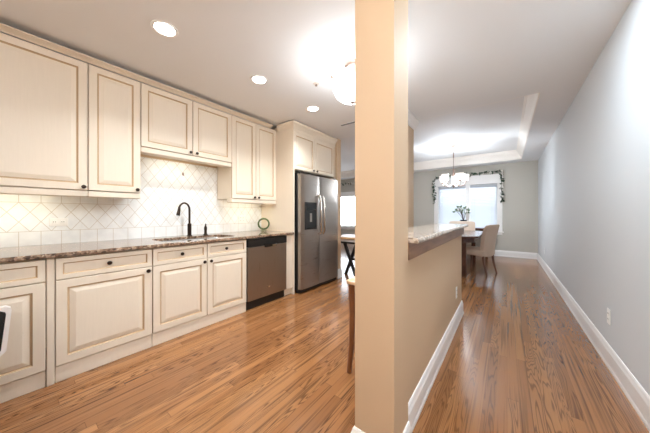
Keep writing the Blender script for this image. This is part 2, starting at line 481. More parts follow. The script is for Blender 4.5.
window('window_1', W1, [-.93], True, None, .26)
window('window_2', W2, [], True, (6, 5), .15)
# slatted blinds of the dining window, one per sash
def blind(x0, x1, label):
    t = thing('window_blind', label, 'blind', ((x0 + x1) / 2, YB + .03, W1[2]), 'dining window blinds')
    MB().bbox((x0, YB + .008, W1[3] - .075), (x1, YB + .055, W1[3] - .003)).build('valance', 'blind', t)
    s = MB(); z = W1[3] - .09
    while z > W1[2] + .03:
        s.prism([(YB + .020, z - .022), (YB + .046, z + .019), (YB + .047, z + .021), (YB + .021, z - .020)], 'X', x0, x1)
        z -= .0425
    s.build('slats', 'blind', t)
    MB().bbox((x0, YB + .015, W1[2] + .003), (x1, YB + .048, W1[2] + .025)).build('bottom_rail', 'blind', t)
    cd = MB()
    for xx in (x0 + .12, x1 - .12): cd.tube([(xx, YB + .0115, W1[2] + .02), (xx, YB + .0115, W1[3] - .07)], .0015, 5)
    cd.build('cord', 'blind', t)
blind(W1[0] + .006, -.983, 'white slatted blind in the left half of the dining window')
blind(-.877, W1[1] - .006, 'white slatted blind in the right half of the dining window')

# ------------------------------------------------------------------ cabinets
def rect(u0, u1, v0, v1, i): return [(u0 + i, v0 + i), (u1 - i, v0 + i), (u1 - i, v1 - i), (u0 + i, v1 - i)]
def panel(mb, y0, y1, z0, z1, x, t=.02, fr=.055, raised=True):
    """raised-panel front facing +X; face plane at x, back at x-t; material 1 = glaze"""
    P = [(0, -t), (0, -.003), (.003, 0), (fr, 0), (fr + .004, -.006), (fr + .0085, -.009)]
    mis = [1, 0, 0, 1, 1]
    if raised: P += [(fr + .013, -.0085), (fr + .042, -.001), (fr + .045, -.0005)]; mis += [1, 0, 0]
    loops = [[(x + d, u, v) for u, v in rect(y0, y1, z0, z1, i)] for i, d in P]
    mb.rings(loops, mis)
    return mb
def knob(parent, x, y, z):
    MB().lathe([(.006, 0), (.006, .010), (.009, .012), (.0155, .018), (.0165, .024), (.013, .030), (.004, .032)], (x, y, z), 16, 'X').build('knob', 'bronze', parent, True)
def front(parent, name, y0, y1, z0, z1, x, kn=None, fr=.055, raised=True):
    d = panel(MB(), y0, y1, z0, z1, x, fr=fr, raised=raised).build(name, ['cream', 'glaze'], parent)
    for q in ([kn] if kn else []): knob(d, x, *q)
    return d
g = .003
# ---- upper cabinets
XU = -2.87; UB = XU - .021; ZB, ZT = 1.385, 2.478
def upper(label, y0, y1, z0, doors, rail_h=.052, side=True):
    t = thing('wall_cabinet', label, 'cabinet', (XK, (y0 + y1) / 2, z0), 'cream wall cabinets')
    a = MB().box((XK + .011, y0 + .001, z0), (UB, y1 - .001, ZT + .004)); a.build('body', 'cream', t)
    MB().bbox((XK + .25, y0 + .001, z0 - rail_h), (XU - .006, y1 - .001, z0 - .003), .005).build('light_rail', 'cream', t)
    for (a0, a1, kn) in doors: front(t, 'door', a0 + g, a1 - g, z0 + .004, ZT, XU, kn)
    return t
upper('wide single-door cream wall cabinet at the left edge of the picture', -.70, .413, ZB, [(-.46, .413, (.385, 1.415))])
upper('narrow single-door cream wall cabinet between the wide one and the short pair', .413, .787, ZB, [(.413, .787, (.756, 1.418))])
upper('short two-door cream wall cabinet above the kitchen sink', .787, 1.768, 1.850, [(.787, 1.277, (1.249, 1.882)), (1.277, 1.768, (1.318, 1.882))])
upper('tall two-door cream wall cabinet beside the fridge enclosure', 1.768, 2.529, ZB, [(1.768, 2.147, (2.115, 1.416)), (2.147, 2.529, (2.186, 1.416))])
# crown along the uppers and the fridge enclosure
CP = [(0, 0), (.006, 0), (.010, .012), (.016, .016), (.020, .022), (.034, .034), (.046, .040), (.050, .046), (.050, .058), (0, .058)]
cr = MB().sweep([(XU, -.72), (XU, 2.4)], [(-o * 1.4, ZT + .005 + z * .5) for o, z in CP])
o = cr.build('crown_molding', 'cream'); tag(o, 'cream crown molding running along the top of the wall cabinets', 'molding')
# ---- fridge enclosure
XT = -2.50; TY = 2.53
t = thing('fridge_cabinet', 'tall cream enclosure with two doors above the steel refrigerator', 'cabinet', (XK, 3.05, 0))
MB().box((XK + .011, TY, 0), (XT, TY + .022, ZT + .05)).build('side_panel', 'cream', t)
MB().box((XK + .011, 3.585, 1.80), (XT, 3.607, ZT + .05)).build('side_panel', 'cream', t)
MB().box((XK + .011, TY + .023, 1.84), (XT - .022, 3.584, ZT + .05)).build('body', 'cream', t)
front(t, 'door', TY + .008, 3.018, 1.848, 2.40, XT + .001, (2.976, 1.875), .05)
front(t, 'door', 3.022, 3.56, 1.848, 2.40, XT + .001, (3.064, 1.875), .05)
MB().box((XT - .02, TY + .022, 2.403), (XT, 3.585, ZT + .05)).build('top_rail', 'cream', t)
MB().sweep([(XU + .06, TY), (XT, TY), (XT, 3.607)], [(-o, 2.448 + z * 1.5) for o, z in CP]).build('crown', 'cream', t)

# ---- base cabinets
XB = -2.51; BB = XB - .021; DZ = (.118, .716); RZ = (.722, .872)
def base(label, y0, y1, cells, toe=True):
    t = thing('base_cabinet', label, 'cabinet', (XB, (y0 + y1) / 2, 0), 'cream base cabinets')
    MB().box((XK + .011, y0 + .001, .10), (BB, y1 - .001, .69 if y0 > .7 else .883)).build('body', 'cream', t)
    if y0 > .7: MB().box((BB - .02, y0 + .001, .69), (BB, y1 - .001, .883)).build('top_rail', 'cream', t)
    MB().bbox((BB - .05, y0 + .001, 0), (XB - .012, y1 - .001, .112), .003).build('toe_kick', 'cream', t)
    for (a0, a1, kd, kr) in cells:
        front(t, 'door', a0 + g, a1 - g, *DZ, XB, kd)
        front(t, 'drawer', a0 + g, a1 - g, *RZ, XB, kr, .034, False)
    return t
base('cream base cabinet cut off by the left edge of the picture', -.70, .155, [(-.42, .155, None, None)])
o = MB().bbox((BB - .02, .157, .0), (XB - .002, .194, .883), .003).build('filler_strip', 'cream')
tag(o, 'narrow cream filler strip between the two left base cabinets', 'panel')
base('wide cream base cabinet with one drawer, left of the sink', .196, .772, [(.196, .772, (.738, .686), (.481, .80))])
base('cream double-door sink base cabinet next to the dishwasher', .774, 1.742, [(.774, 1.262, (1.228, .686), (1.012, .80)), (1.262, 1.742, (1.297, .686), (1.47, .80))])
o = MB().box((XK + .03, 2.40, .10), (XB - .006, 2.528, .883)).box((XK + .03, 2.40, 0), (XB - .05, 2.528, .10)).build('end_panel', 'cream')
tag(o, 'narrow cream end panel between dishwasher and fridge enclosure', 'panel')

# ---- worktop with the sink cut-out
def rrect(x0, x1, y0, y1, r, n=6):
    out = []
    for cx, cy, a0 in ((x1 - r, y1 - r, 0), (x0 + r, y1 - r, 90), (x0 + r, y0 + r, 180), (x1 - r, y0 + r, 270)):
        for i in range(n + 1):
            a = math.radians(a0 + 90 * i / n); out.append((cx + r * math.cos(a), cy + r * math.sin(a)))
    return out
CZ0, CZ1 = .884, .914
SK = (-3.02, -2.60, .90, 1.68)
def worktop():
    mb = MB(); bm = mb.bm
    x0, x1, y0, y1 = XK + .011, XB + .028, -.70, 2.526
    def loop(pts, z): return [bm.verts.new((p[0], p[1], z)) for p in pts]
    R = lambda i: [(x0, y0), (x1 - i, y0), (x1 - i, y1), (x0, y1)]
    hole = rrect(*SK, .09)
    o1, o2, o3 = loop(R(.005), CZ0), loop(R(0), CZ0 + .006), loop(R(0), CZ1 - .008)
    q = [loop(R(.008 * (1 - math.cos(a_))), CZ1 - .008 + .008 * math.sin(a_)) for a_ in (.3, .6, .9, 1.2)]; o4 = loop(R(.008), CZ1)
    for A, B in zip([o3] + q, q + [o4]): mb.bridge(A, B)
    h1, h2 = loop(hole, CZ0), loop(hole, CZ1)
    for A, B in ((o1, o2), (o2, o3), (h1, h2)): mb.bridge(A, B)
    for A, Bh in ((o1, h1), (o4, h2)):
        es = []
        for L in (A, Bh):
            for i in range(len(L)):
                e = bm.edges.get((L[i], L[(i + 1) % len(L)])) or bm.edges.new((L[i], L[(i + 1) % len(L)]))
                es.append(e)
        bmesh.ops.triangle_fill(bm, use_beauty=True, edges=es)
    return mb
o = worktop().build('worktop', 'granite'); tag(o, 'long brown granite worktop along the kitchen wall', 'worktop')
# sink under the cut-out
s = MB(); out = rrect(SK[0] - .012, SK[1] + .012, SK[2] - .012, SK[3] + .012, .09)
lv = [(.0, CZ0 - .001), (.012, CZ0 - .001), (.016, CZ0 - .02), (.022, .72), (.05, .705)]
loops = [[(p[0], p[1], z) for p in rrect(SK[0] - .012 + i, SK[1] + .012 - i, SK[2] - .012 + i, SK[3] + .012 - i, .09)] for i, z in lv]
s.rings(loops, None, False, True)
t = thing('sink', 'steel undermount sink set into the brown granite worktop', 'sink', (-2.8, 1.29, .70))
s.build('basin', 'sinksteel', t, True)
MB().lathe([(.045, .7055), (.045, .709), (.03, .711), (.028, .707)], (-2.8, 1.29, 0), 20).build('drain', 'chrome', t, True)
# faucet
FX, FY = -3.11, 1.344
t = thing('faucet', 'dark bronze gooseneck faucet rising behind the sink', 'faucet', (FX, FY, CZ1))
MB().lathe([(.030, 0), (.030, .006), (.022, .012), (.022, .145), (.016, .152)], (FX, FY, CZ1), 20).build('body', 'bronze', t, True)
dx, dy = .045, -.135
pts = [(FX, FY, CZ1 + .14), (FX, FY, 1.22)]
for i in range(0, 11):
    a = PI * i / 10 * .93
    f_ = (1 - math.cos(a)) / 2
    pts.append((FX + dx * f_, FY + dy * f_, 1.235 + .078 * math.sin(a)))
MB().tube(pts, .0115, 12).build('neck', 'bronze', t, True)
e = Vector(pts[-1])
MB().tube([e + Vector((-.001, .002, .012)), e + Vector((0, -.002, -.02)), e + Vector((.003, -.012, -.075)), e + Vector((.004, -.015, -.088))], [.0125, .015, .020, .018], 14).build('spray_head', 'bronze', t, True)
# soap dispenser
SY = 1.541
t = thing('soap_dispenser', 'small dark bronze soap dispenser right of the faucet', 'soap dispenser', (FX, SY, CZ1))
MB().lathe([(.026, 0), (.026, .006), (.018, .012), (.016, .05), (.019, .075), (.017, .10), (.009, .112)], (FX, SY, CZ1), 18).build('body', 'bronze', t, True)
MB().tube([(FX, SY, CZ1 + .11), (FX, SY, CZ1 + .135), (FX + .015, SY - .006, CZ1 + .138), (FX + .05, SY - .015, CZ1 + .128)], [.007, .008, .007, .005], 8).build('spout', 'bronze', t, True)

# ---- dishwasher
t = thing('dishwasher', 'stainless dishwasher with black control strip under the worktop', 'dishwasher', (XB, 2.07, 0))
D0, D1 = 1.746, 2.396
MB().box((XK + .05, D0 + .004, .10), (XB - .03, D1 - .004, .878)).build('body', 'black', t)
MB().bbox((XB - .03, D0 + .004, .112), (XB + .012, D1 - .004, .772), .006).build('door', 'steel_dark', t)
cp = MB().bbox((XB - .03, D0 + .003, .775), (XB + .016, D1 - .003, .874), .006).build('control_panel', 'black', t)
MB().bbox((XB + .0155, 1.995, .752), (XB + .028, 2.19, .795), .008).build('handle', 'gloss_black', t)
MB().bbox((XB + .0275, 2.12, .757), (XB + .030, 2.178, .778), .004).build('handle_glint', 'chrome', t)
MB().lathe([(.016, 0), (.016, .002), (.011, .0025)], (XB + .0115, 2.067, .232), 20, 'X').build('badge', 'chrome', t, True)
MB().box((XB - .09, D0 + .01, .0), (XB - .035, D1 - .01, .105)).build('toe_kick', 'black', t)

# ---- refrigerator
t = thing('refrigerator', 'side-by-side stainless refrigerator with ice dispenser, in the cream enclosure', 'refrigerator', (-2.8, 3.06, 0))
MB().bbox((XK + .05, 2.575, .05), (-2.462, 3.545, 1.785), .006).build('body', 'black', t)
F = -2.385
def fdoor(y0, y1):
    d = MB(); pl = []
    n = 8
    for i in range(n + 1):
        f_ = i / n; y = y0 + (y1 - y0) * f_; pl.append((F - .012 + .012 * math.sin(PI * f_) ** .5, y))
    poly = [(-2.455, y0), *pl, (-2.455, y1)]
    d.prism([(p[0], p[1]) for p in poly], 'Z', .068, 1.775)
    return d.build('door', 'steel', t)
dl = fdoor(2.578, 3.012); dr = fdoor(3.018, 3.538)
MB().box((-2.50, 2.578, .012), (-2.43, 3.538, .062)).build('grille', 'black', t)
for yy_ in (2.62, 3.49): MB().bbox((-2.55, yy_ - .03, 1.785), (-2.42, yy_ + .03, 1.80), .004).build('hinge_cover', 'black', t)
for d_, y_ in ((dl, 2.975), (dr, 3.058)):
    h_ = [(F - .004, y_, .865), (F + .030, y_, .868), (F + .050, y_, .90), (F + .058, y_, 1.16), (F + .050, y_, 1.43), (F + .030, y_, 1.462), (F - .004, y_, 1.465)]
    MB().tube(h_, [.014, .014, .016, .016, .016, .014, .014], 10).build('handle', 'chrome', d_, True)
dp = MB(); dp.bbox((F - .008, 2.652, .945), (F + .006, 2.925, 1.357), .004)
dp = dp.build('ice_dispenser', 'black', dl)
MB().bbox((F + .006, 2.68, 1.24), (F + .009, 2.90, 1.33), .002).build('display', 'gloss_black', dl)
MB().bbox((F + .006, 2.70, .955), (F + .022, 2.88, .972), .003).build('drip_tray', 'gloss_black', dl)
MB().bbox((F + .006, 2.755, 1.06), (F + .016, 2.80, 1.19), .004).build('paddle', 'steel', dl)

# ---- range at the left edge (its control panel end shows)
RX = -1.20
t = thing('range', 'stainless range whose control panel end shows at the left edge of the picture', 'range', (-1.58, -.40, 0))
MB().box((RX - .76, -.70, .02), (RX - .006, -.085, .90)).build('body', 'black', t)
MB().bbox((RX - .755, -.085, .16), (RX - .01, -.045, .745), .006).build('oven_door', 'steel', t)
def capsule(i):
    return [(-.10, .762 + i), (-.035, .757 + i), (-.016 - i * .3, .762 + i), (-.004 - i, .776 + i * .6), (.0055 - i, .892 - i * .6), (.004 - i, .903 - i), (-.006 - i, .909 - i), (-.10, .909 - i)]
MB().box((RX - .76, -.10, .757), (RX - .03, -.045, .9)).build('control_panel', 'steel', t)
MB().prism(capsule(0), 'X', RX - .022, RX).build('end_bracket', 'satin', t)
MB().prism(capsule(.010), 'X', RX - .002, RX + .0015).build('panel_end', 'gloss_black', t)
MB().bbox((RX - .76, -.70, .901), (RX - .001, -.103, .913), .003).build('cooktop', 'gloss_black', t)
hd = MB().tube([(RX - .70, -.048, .70), (RX - .70, -.030, .70), (RX - .06, -.030, .70), (RX - .06, -.048, .70)], .009, 8); hd.build('handle', 'chrome', t, True)

# ---- green ring on the worktop
RC = Vector((-3.03, 2.41, .914))
t = thing('ring_ornament', 'green ceramic ring ornament on clear foot, by the fridge enclosure', 'ornament', RC)
ang = math.atan2(.6446, -.805) + PI / 2
dv = Vector((math.cos(ang), math.sin(ang), 0))
loop = []
mb = MB(); n = 32; sg = 10; L = []
for i in range(n):
    a = 2 * PI * i / n
    rad = dv * math.cos(a) + Vector((0, 0, 1)) * math.sin(a); ax = dv.cross(Vector((0, 0, 1)))
    L.append([mb.bm.verts.new(RC + Vector((0, 0, .112)) + rad * (.080 + .013 * math.cos(2 * PI * j / sg)) + ax * .018 * math.sin(2 * PI * j / sg)) for j in range(sg)])
for i in range(n): mb.bridge(L[i], L[(i + 1) % n])
mb.build('ring', 'green', t, True)
MB().lathe([(.045, 0), (.047, .01), (.036, .03), (.03, .034)], RC, 20).build('foot', 'clear', t, True)

# ------------------------------------------------------------------ outlets
def outlet(label, loc, n, rot, horizontal=False):
    """plate built facing +X at the origin, then turned"""
    t = thing('outlet_plate', label, 'outlet', (0, 0, 0), 'white outlet plates')
    w, h_ = (.115, .072) if horizontal else (.072 + .05 * (n - 1), .118)
    MB().bbox((0, -w / 2, -h_ / 2), (.006, w / 2, h_ / 2), .002).build('plate', 'plate', t)
    for i in range(2):
        for j in range(n):
            if horizontal: y, z = (-.025 + .05 * i), 0
            else: y, z = (j - (n - 1) / 2) * .05, -.022 + .044 * i
            sk = MB().bbox((.0055, y - .014, z - .014), (.0085, y + .014, z + .014), .003)
            for q in (-.006, .006): sk.box((.0083, y + q - .0016, z - .002), (.0092, y + q + .0016, z + .008), 1)
            sk.build('socket', ['plate', 'slot'], t)
    t.location = loc; t.rotation_euler = (0, 0, rot)
    return t
outlet('white horizontal outlet plate on tiles under the wide wall cabinet', (XK + .0105, .275, 1.11), 1, 0, True)
outlet('white outlet plate on tiles under the tall wall cabinet', (XK + .0105, 2.16, 1.10), 2, 0)
outlet('white outlet plate near the far end of the peninsula wall', (-.4295, 2.87, .35), 1, 0)
outlet('white outlet plate low on the grey hallway wall, nearest the camera', (XR - .0005, 2.83, .385), 1, PI)
outlet('white outlet plate far down the grey hallway wall', (XR - .0005, 6.82, .40), 1, PI)

# small hook on the tiles above the faucet
t = thing('wall_hook', 'tiny grey hook on the tiles above the faucet', 'hook', (XK + .0105, 1.323, 1.68))
MB().bbox((XK + .0105, 1.313, 1.665), (XK + .014, 1.333, 1.70), .002).build('plate', 'nickel', t)
MB().tube([(XK + .013, 1.323, 1.69), (XK + .028, 1.323, 1.675), (XK + .030, 1.323, 1.66), (XK + .036, 1.323, 1.668)], .003, 6).build('prong', 'nickel', t)

# ------------------------------------------------------------------ lamps
def lamp(parent, kind, loc, power, size, col=WARM, rot=(0, 0, 0), shape='DISK', size_y=None, spread=None):
    l = bpy.data.lights.new('lamp_light', kind); l.energy = power; l.color = col
    if kind == 'AREA':
        l.shape = shape; l.size = size
        if size_y: l.size_y = size_y
        if spread: l.spread = spread
    else: l.shadow_soft_size = size
    o = bpy.data.objects.new('lamp_light', l); C.objects.link(o); o.parent = parent; o.location = loc; o.rotation_euler = rot
    return o
def downlight(y, label):
    t = thing('recessed_downlight', label, 'ceiling light', (-2.02, y, H), 'recessed kitchen downlights')
    mb = MB(); L = [[mb.bm.verts.new((-2.02 + r * math.cos(2 * PI * j / 32), y + r * math.sin(2 * PI * j / 32), z)) for j in range(32)] for r, z in ((.086, H - .0005), (.084, H - .007), (.068, H - .005), (.066, H - .001))]
    for A, B in zip(L, L[1:]): mb.bridge(A, B)
    mb.build('trim_ring', 'white', t, True)
    MB().lathe([(.0655, H - .004), (.05, H - .0065), (.002, H - .0075)], (-2.02, y, 0), 28).build('lens', 'lens', t, True)
    lamp(t, 'AREA', (0, 0, -.012), LAMP['down'], .12, spread=math.radians(125))
downlight(.700, 'recessed ceiling downlight nearest the camera')
downlight(1.548, 'middle recessed downlight of the kitchen row')
downlight(2.402, 'recessed ceiling downlight nearest the refrigerator')

def undercab(label, y0, y1, z, vis):
    t = thing('under_cabinet_light', label, 'light', (-3.0, (y0 + y1) / 2, z), 'under-cabinet lights')
    MB().bbox((-3.05, y0, z - .022), (-2.955, y1, z), .004).build('housing', 'white', t)
    MB().bbox((-3.043, y0 + .01, z - .034), (-2.962, y1 - .01, z - .0215), .005).build('diffuser', 'tube', t)
    lamp(t, 'AREA', (0, 0, -.037), LAMP['under'] * (1 if vis else 2.6) * (y1 - y0) / .5, .06, (1, .95, .82) if vis else (1, .93, .66), (0, 0, 0), 'RECTANGLE', (y1 - y0))
undercab('lit light strip under the short cabinet above the sink', .985, 1.49, 1.85 - .001, True)
undercab('light strip hidden under the wide wall cabinet at left', -.25, .22, ZB - .001, False)
undercab('light strip hidden under the tall wall cabinet by the fridge', 1.93, 2.36, ZB - .001, False)

# semi-flush bowl light in the kitchen ceiling
PX, PY = -1.123, 1.90
t = thing('bowl_ceiling_light', 'white glass bowl ceiling light partly behind the square column', 'ceiling light', (PX, PY, H))
MB().lathe([(.075, H - .0005), (.078, H - .02), (.066, H - .045), (.045, H - .062), (.012, H - .07), (.012, H - .085)], (PX, PY, 0), 24).build('canopy', 'nickel', t, True)
MB().lathe([(.003, 2.213), (.06, 2.214), (.115, 2.232), (.155, 2.268), (.178, 2.318), (.168, 2.352), (.183, 2.405), (.176, 2.425), (.160, 2.425), (.15, 2.40), (.003, 2.39)], (PX, PY, 0), 36).build('bowl', 'bowl', t, True)
MB().lathe([(.012, 2.213), (.022, 2.207), (.018, 2.199), (.007, 2.194), (.008, 2.186), (.003, 2.180)], (PX, PY, 0), 16).build('finial', 'nickel', t, True)
for i in range(3):
    a = math.radians(217 + 120 * i); c_, s_ = math.cos(a), math.sin(a)
    rd = MB().tube([(PX + c_ * .03, PY + s_ * .03, H - .05), (PX + c_ * .05, PY + s_ * .05, 2.44), (PX + c_ * .172, PY + s_ * .172, 2.435), (PX + c_ * .186, PY + s_ * .186, 2.41)], .006, 8).build('rod', 'nickel', t, True)
    MB().lathe([(.004, 2.425), (.014, 2.432), (.016, 2.445), (.010, 2.455), (.006, 2.468), (.002, 2.472)], (PX + c_ * .187, PY + s_ * .187, 0), 12).build('knob', 'nickel', rd, True)

lamp(t, 'POINT', (0, 0, -.285), LAMP['bulb'], .09, (.86, .94, 1.0))
# ceiling vent and small sprinkler
t = thing('ceiling_vent', 'slim dark slot vent in the kitchen ceiling past the bowl light', 'vent', (-1.91, 3.12, H))
MB().bbox((-2.06, 3.085, H - .006), (-1.76, 3.155, H - .0005), .002).build('frame', 'white', t)
MB().box((-2.05, 3.10, H - .008), (-1.77, 3.14, H - .0055)).build('slot', 'slot', t)
t = thing('sprinkler_head', 'small pinkish sprinkler head on the ceiling near the bowl light', 'sprinkler', (-1.60, 1.955, H))
MB().lathe([(.030, H - .0005), (.028, H - .005), (.012, H - .009)], (-1.60, 1.955, 0), 20).build('escutcheon', 'smoke', t, True)
MB().lathe([(.006, H - .009), (.006, H - .022), (.014, H - .024), (.014, H - .026)], (-1.60, 1.955, 0), 14).build('deflector', 'nickel', t, True)

# ------------------------------------------------------------------ peninsula top, apron
PX0, PX1, PY0, PY1 = -.72, -.355, 1.252, 3.262
def ptop():
    lp = lambda i, z: [(p[0], p[1], z) for p in [(PX0 + i, PY0), (PX1 - i, PY0)] + [(PX1 - i - .05 + .05 * math.cos(a), PY1 - i - .05 + .05 * math.sin(a)) for a in (0, .4, .8, 1.2, PI / 2)] + [(PX0 + i, PY1 - i)]]
    return MB().rings([lp(.008, 1.036), lp(.001, 1.041), lp(0, 1.048), lp(.002, 1.058), lp(.010, 1.064)])
o = ptop().build('peninsula_top', 'granite_pale'); tag(o, 'pale speckled granite top on the peninsula half wall', 'worktop')
o = MB().bbox((-.4295, 1.253, .945), (-.404, 3.275, 1.034), .004).bbox((-.555, 3.251, .945), (-.43, 3.275, 1.034), .004).build('apron_board', 'apron')
tag(o, 'brown wooden apron board under the pale granite peninsula edge', 'board')

# ------------------------------------------------------------------ bar stool
SX, SY_ = -.785, 1.70
t = thing('bar_stool', 'wooden bar stool tucked at the peninsula behind the square column', 'stool', (SX, SY_, 0))
hw = .183
mb = MB()
lp = lambda i, z: [(p[0], p[1], z) for p in rrect(SX - hw + i, SX + hw - i, SY_ - hw + i, SY_ + hw - i, .04)]
mb.rings([lp(.01, .662), lp(0, .668), lp(0, .686), lp(.012, .694)])
mb.build('seat', 'stool_top', t, True)
for sx in (-1, 1):
    for sy in (-1, 1):
        x, y = SX + sx * .145, SY_ + sy * .145
        MB().tube([(x, y, .662), (x - sx * .006, y - sy * .006, .45), (x, y, .2), (x + sx * .014, y + sy * .014, 0.0)], [.024, .023, .020, .017], 10).build('leg', 'stool', t, True)
for sy in (-1, 1): MB().tube([(SX - .145, SY_ + sy * .145, .22), (SX + .145, SY_ + sy * .145, .22)], .011, 8).build('stretcher', 'stool', t, True)
for sx in (-1, 1): MB().tube([(SX + sx * .145, SY_ - .145, .30), (SX + sx * .145, SY_ + .145, .30)], .011, 8).build('stretcher', 'stool', t, True)
MB().box((SX - .15, SY_ - .15, .60), (SX + .15, SY_ + .15, .661)).build('seat_rail', 'stool', t)

# carved ornament on the left face of the column
t = thing('wall_ornament', 'tan carved ornament on the left face of the square column, seen edge-on', 'ornament', (-.6115, 1.15, 1.37))
MB().tube([(-.617, 1.15, 1.30), (-.622, 1.13, 1.33), (-.621, 1.16, 1.36), (-.617, 1.15, 1.40)], [.006, .011, .010, .006], 8).build('lower_curl', 'ornament', t, True)
MB().tube([(-.617, 1.15, 1.395), (-.621, 1.16, 1.42), (-.621, 1.14, 1.445), (-.616, 1.15, 1.47)], [.006, .009, .008, .004], 8).build('upper_curl', 'ornament', t, True)

# ------------------------------------------------------------------ breakfast table (behind the fridge wall)
t = thing('breakfast_table', 'tan-topped breakfast table on black crossed legs, beside the fridge wall', 'table', (-2.15, 4.02, 0))
mb = MB(); lp = lambda i, z: [(p[0], p[1], z) for p in rrect(-2.72 + i, -1.60 - i, 3.80 + i, 4.40 - i, .05)]
mb.rings([lp(.01, .705), lp(0, .712), lp(0, .738), lp(.01, .745)]); mb.build('tabletop', 'tan_wood', t)
MB().bbox((-2.66, 3.84, .655), (-1.66, 4.36, .704), .004).build('apron', 'white', t)
for xx, nm in ((-2.41, 0), (-1.86, 1)):
    for sg in (-1, 1):
        MB().prism([(xx - sg * .15, .0), (xx - sg * .09, .0), (xx + sg * .15, .60), (xx + sg * .09, .60)], 'Y', 4.0 + sg * .018 - .018, 4.0 + sg * .018 + .018).build('leg', 'blackwood', t)
MB().bbox((-2.62, 3.97, .60), (-1.66, 4.05, .654), .004).build('beam', 'blackwood', t)
MB().bbox((-2.40, 3.985, .29), (-1.86, 4.015, .33), .004).build('stretcher', 'blackwood', t)
o = MB().lathe([(.04, .746), (.06, .75), (.085, .775), (.095, .80), (.088, .80), (.05, .76), (.002, .757)], (-2.24, 4.12, 0), 24).build('bowl', 'bluebowl', None, True)
tag(o, 'dark blue bowl on the tan breakfast table', 'bowl')

# ------------------------------------------------------------------ garlands
def leafy(mb, p, d, size, mi=0):
    up = Vector((random.uniform(-1, 1), random.uniform(-1, .2), random.uniform(-1, 1))).normalized()
    d = d.normalized(); sd = d.cross(up)
    if sd.length < .05: sd = Vector((1, 0, 0))
    sd = sd.normalized() * size * .28; nn = d.cross(sd).normalized() * size * .1
    v = [mb.bm.verts.new(q) for q in (p, p + d * size * .45 + sd + nn, p + d * size, p + d * size * .45 - sd + nn)]
    mb.face([v[0], v[1], v[2]], mi); mb.face([v[0], v[2], v[3]], mi)
def garland(label, pts, dens, fl):
    t = thing('garland', label, 'garland', pts[len(pts) // 2])
    st = MB().tube(pts, .006, 6); st.build('vine', 'stem', t)
    lf = MB()
    P = [Vector(p) for p in pts]
    for a, b_ in zip(P, P[1:]):
        n = max(2, int((b_ - a).length * dens))
        for i in range(n):
            q = a.lerp(b_, random.random())
            d = Vector((random.uniform(-1, 1), random.uniform(-1, .0), random.uniform(-1, .9)))
            if random.random() < fl:
                q2 = q + d.normalized() * .03; pt = MB(); hub = pt.bm.verts.new(q2 + Vector((0, -.004, 0)))
                for j in range(5):
                    aa = 2 * PI * j / 5
                    P3 = [pt.bm.verts.new(q2 + Vector((r_ * math.cos(aa + o_), -y_, r_ * math.sin(aa + o_)))) for r_, o_, y_ in ((.024, -.42, .012), (.036, 0, .018), (.024, .42, .012))]
                    pt.face([hub, P3[0], P3[1]]); pt.face([hub, P3[1], P3[2]])
                pt.build('flower', 'petal', t)
            else: leafy(lf, q, d, random.uniform(.055, .10))
    lf.build('leaves', 'leaf', t)
GY = YB - .05
garland('leafy white-flowered garland framing the dining room window', [(-1.84, GY, 1.50), (-1.85, GY, 1.75), (-1.86, GY, 2.05), (-1.85, GY, 2.28), (-1.6, GY, 2.30), (-1.2, GY, 2.335), (-.8, GY, 2.325), (-.45, GY, 2.35), (-.2, GY, 2.36), (-.12, GY, 2.33), (-.115, GY, 2.1), (-.12, GY, 1.85), (-.115, GY, 1.6), (-.13, GY, 1.48)], 75, .10)
garland('leafy garland over the breakfast area window past the fridge', [(-5.85, GY, 2.2), (-5.6, GY, 2.33), (-5.2, GY, 2.36), (-4.8, GY, 2.37), (-4.4, GY, 2.34), (-4.15, GY, 2.2)], 70, .2)

# ------------------------------------------------------------------ chandelier
CX, CY = -1.007, 6.35
t = thing('chandelier', 'five-shade brushed nickel chandelier hanging over the dining table', 'chandelier', (CX, CY, TZ))
MB().lathe([(.065, TZ - .0005), (.065, TZ - .015), (.03, TZ - .03), (.010, TZ - .045)], (CX, CY, 0), 20).build('canopy', 'nickel', t, True)
MB().tube([(CX, CY, TZ - .04), (CX, CY, 2.60)], .006, 8).tube([(CX, CY, 2.61), (CX, CY, 2.50)], .013, 10).tube([(CX, CY, 2.51), (CX, CY, 2.20)], .006, 8).build('rod', 'nickel', t, True)
MB().lathe([(.010, 2.24), (.022, 2.22), (.014, 2.18), (.028, 2.12), (.034, 2.05), (.02, 1.97), (.026, 1.90), (.03, 1.87), (.018, 1.83), (.012, 1.80), (.002, 1.785)], (CX, CY, 0), 18).build('hub', 'nickel', t, True)
for i in range(5):
    a = math.radians(20 + 72 * i); c_, s_ = math.cos(a), math.sin(a)
    P = [(.02, 1.90), (.07, 1.845), (.14, 1.82), (.205, 1.84), (.245, 1.885), (.25, 1.92)]
    ar = MB().tube([(CX + c_ * r, CY + s_ * r, z) for r, z in P], .009, 8)
    ar = ar.build('arm', 'nickel', t, True)
    MB().lathe([(.008, 1.915), (.03, 1.925), (.034, 1.935), (.02, 1.94)], (CX + c_ * .25, CY + s_ * .25, 0), 14).build('cup', 'nickel', ar, True)
    MB().lathe([(.03, 1.94), (.062, 1.95), (.072, 2.02), (.080, 2.095), (.077, 2.095), (.068, 2.02), (.058, 1.956), (.003, 1.953)], (CX + c_ * .25, CY + s_ * .25, 0), 20).build('shade', 'shade', t, True)
lamp(t, 'POINT', (0, 0, -.84), 70, .12, (.82, .91, 1))

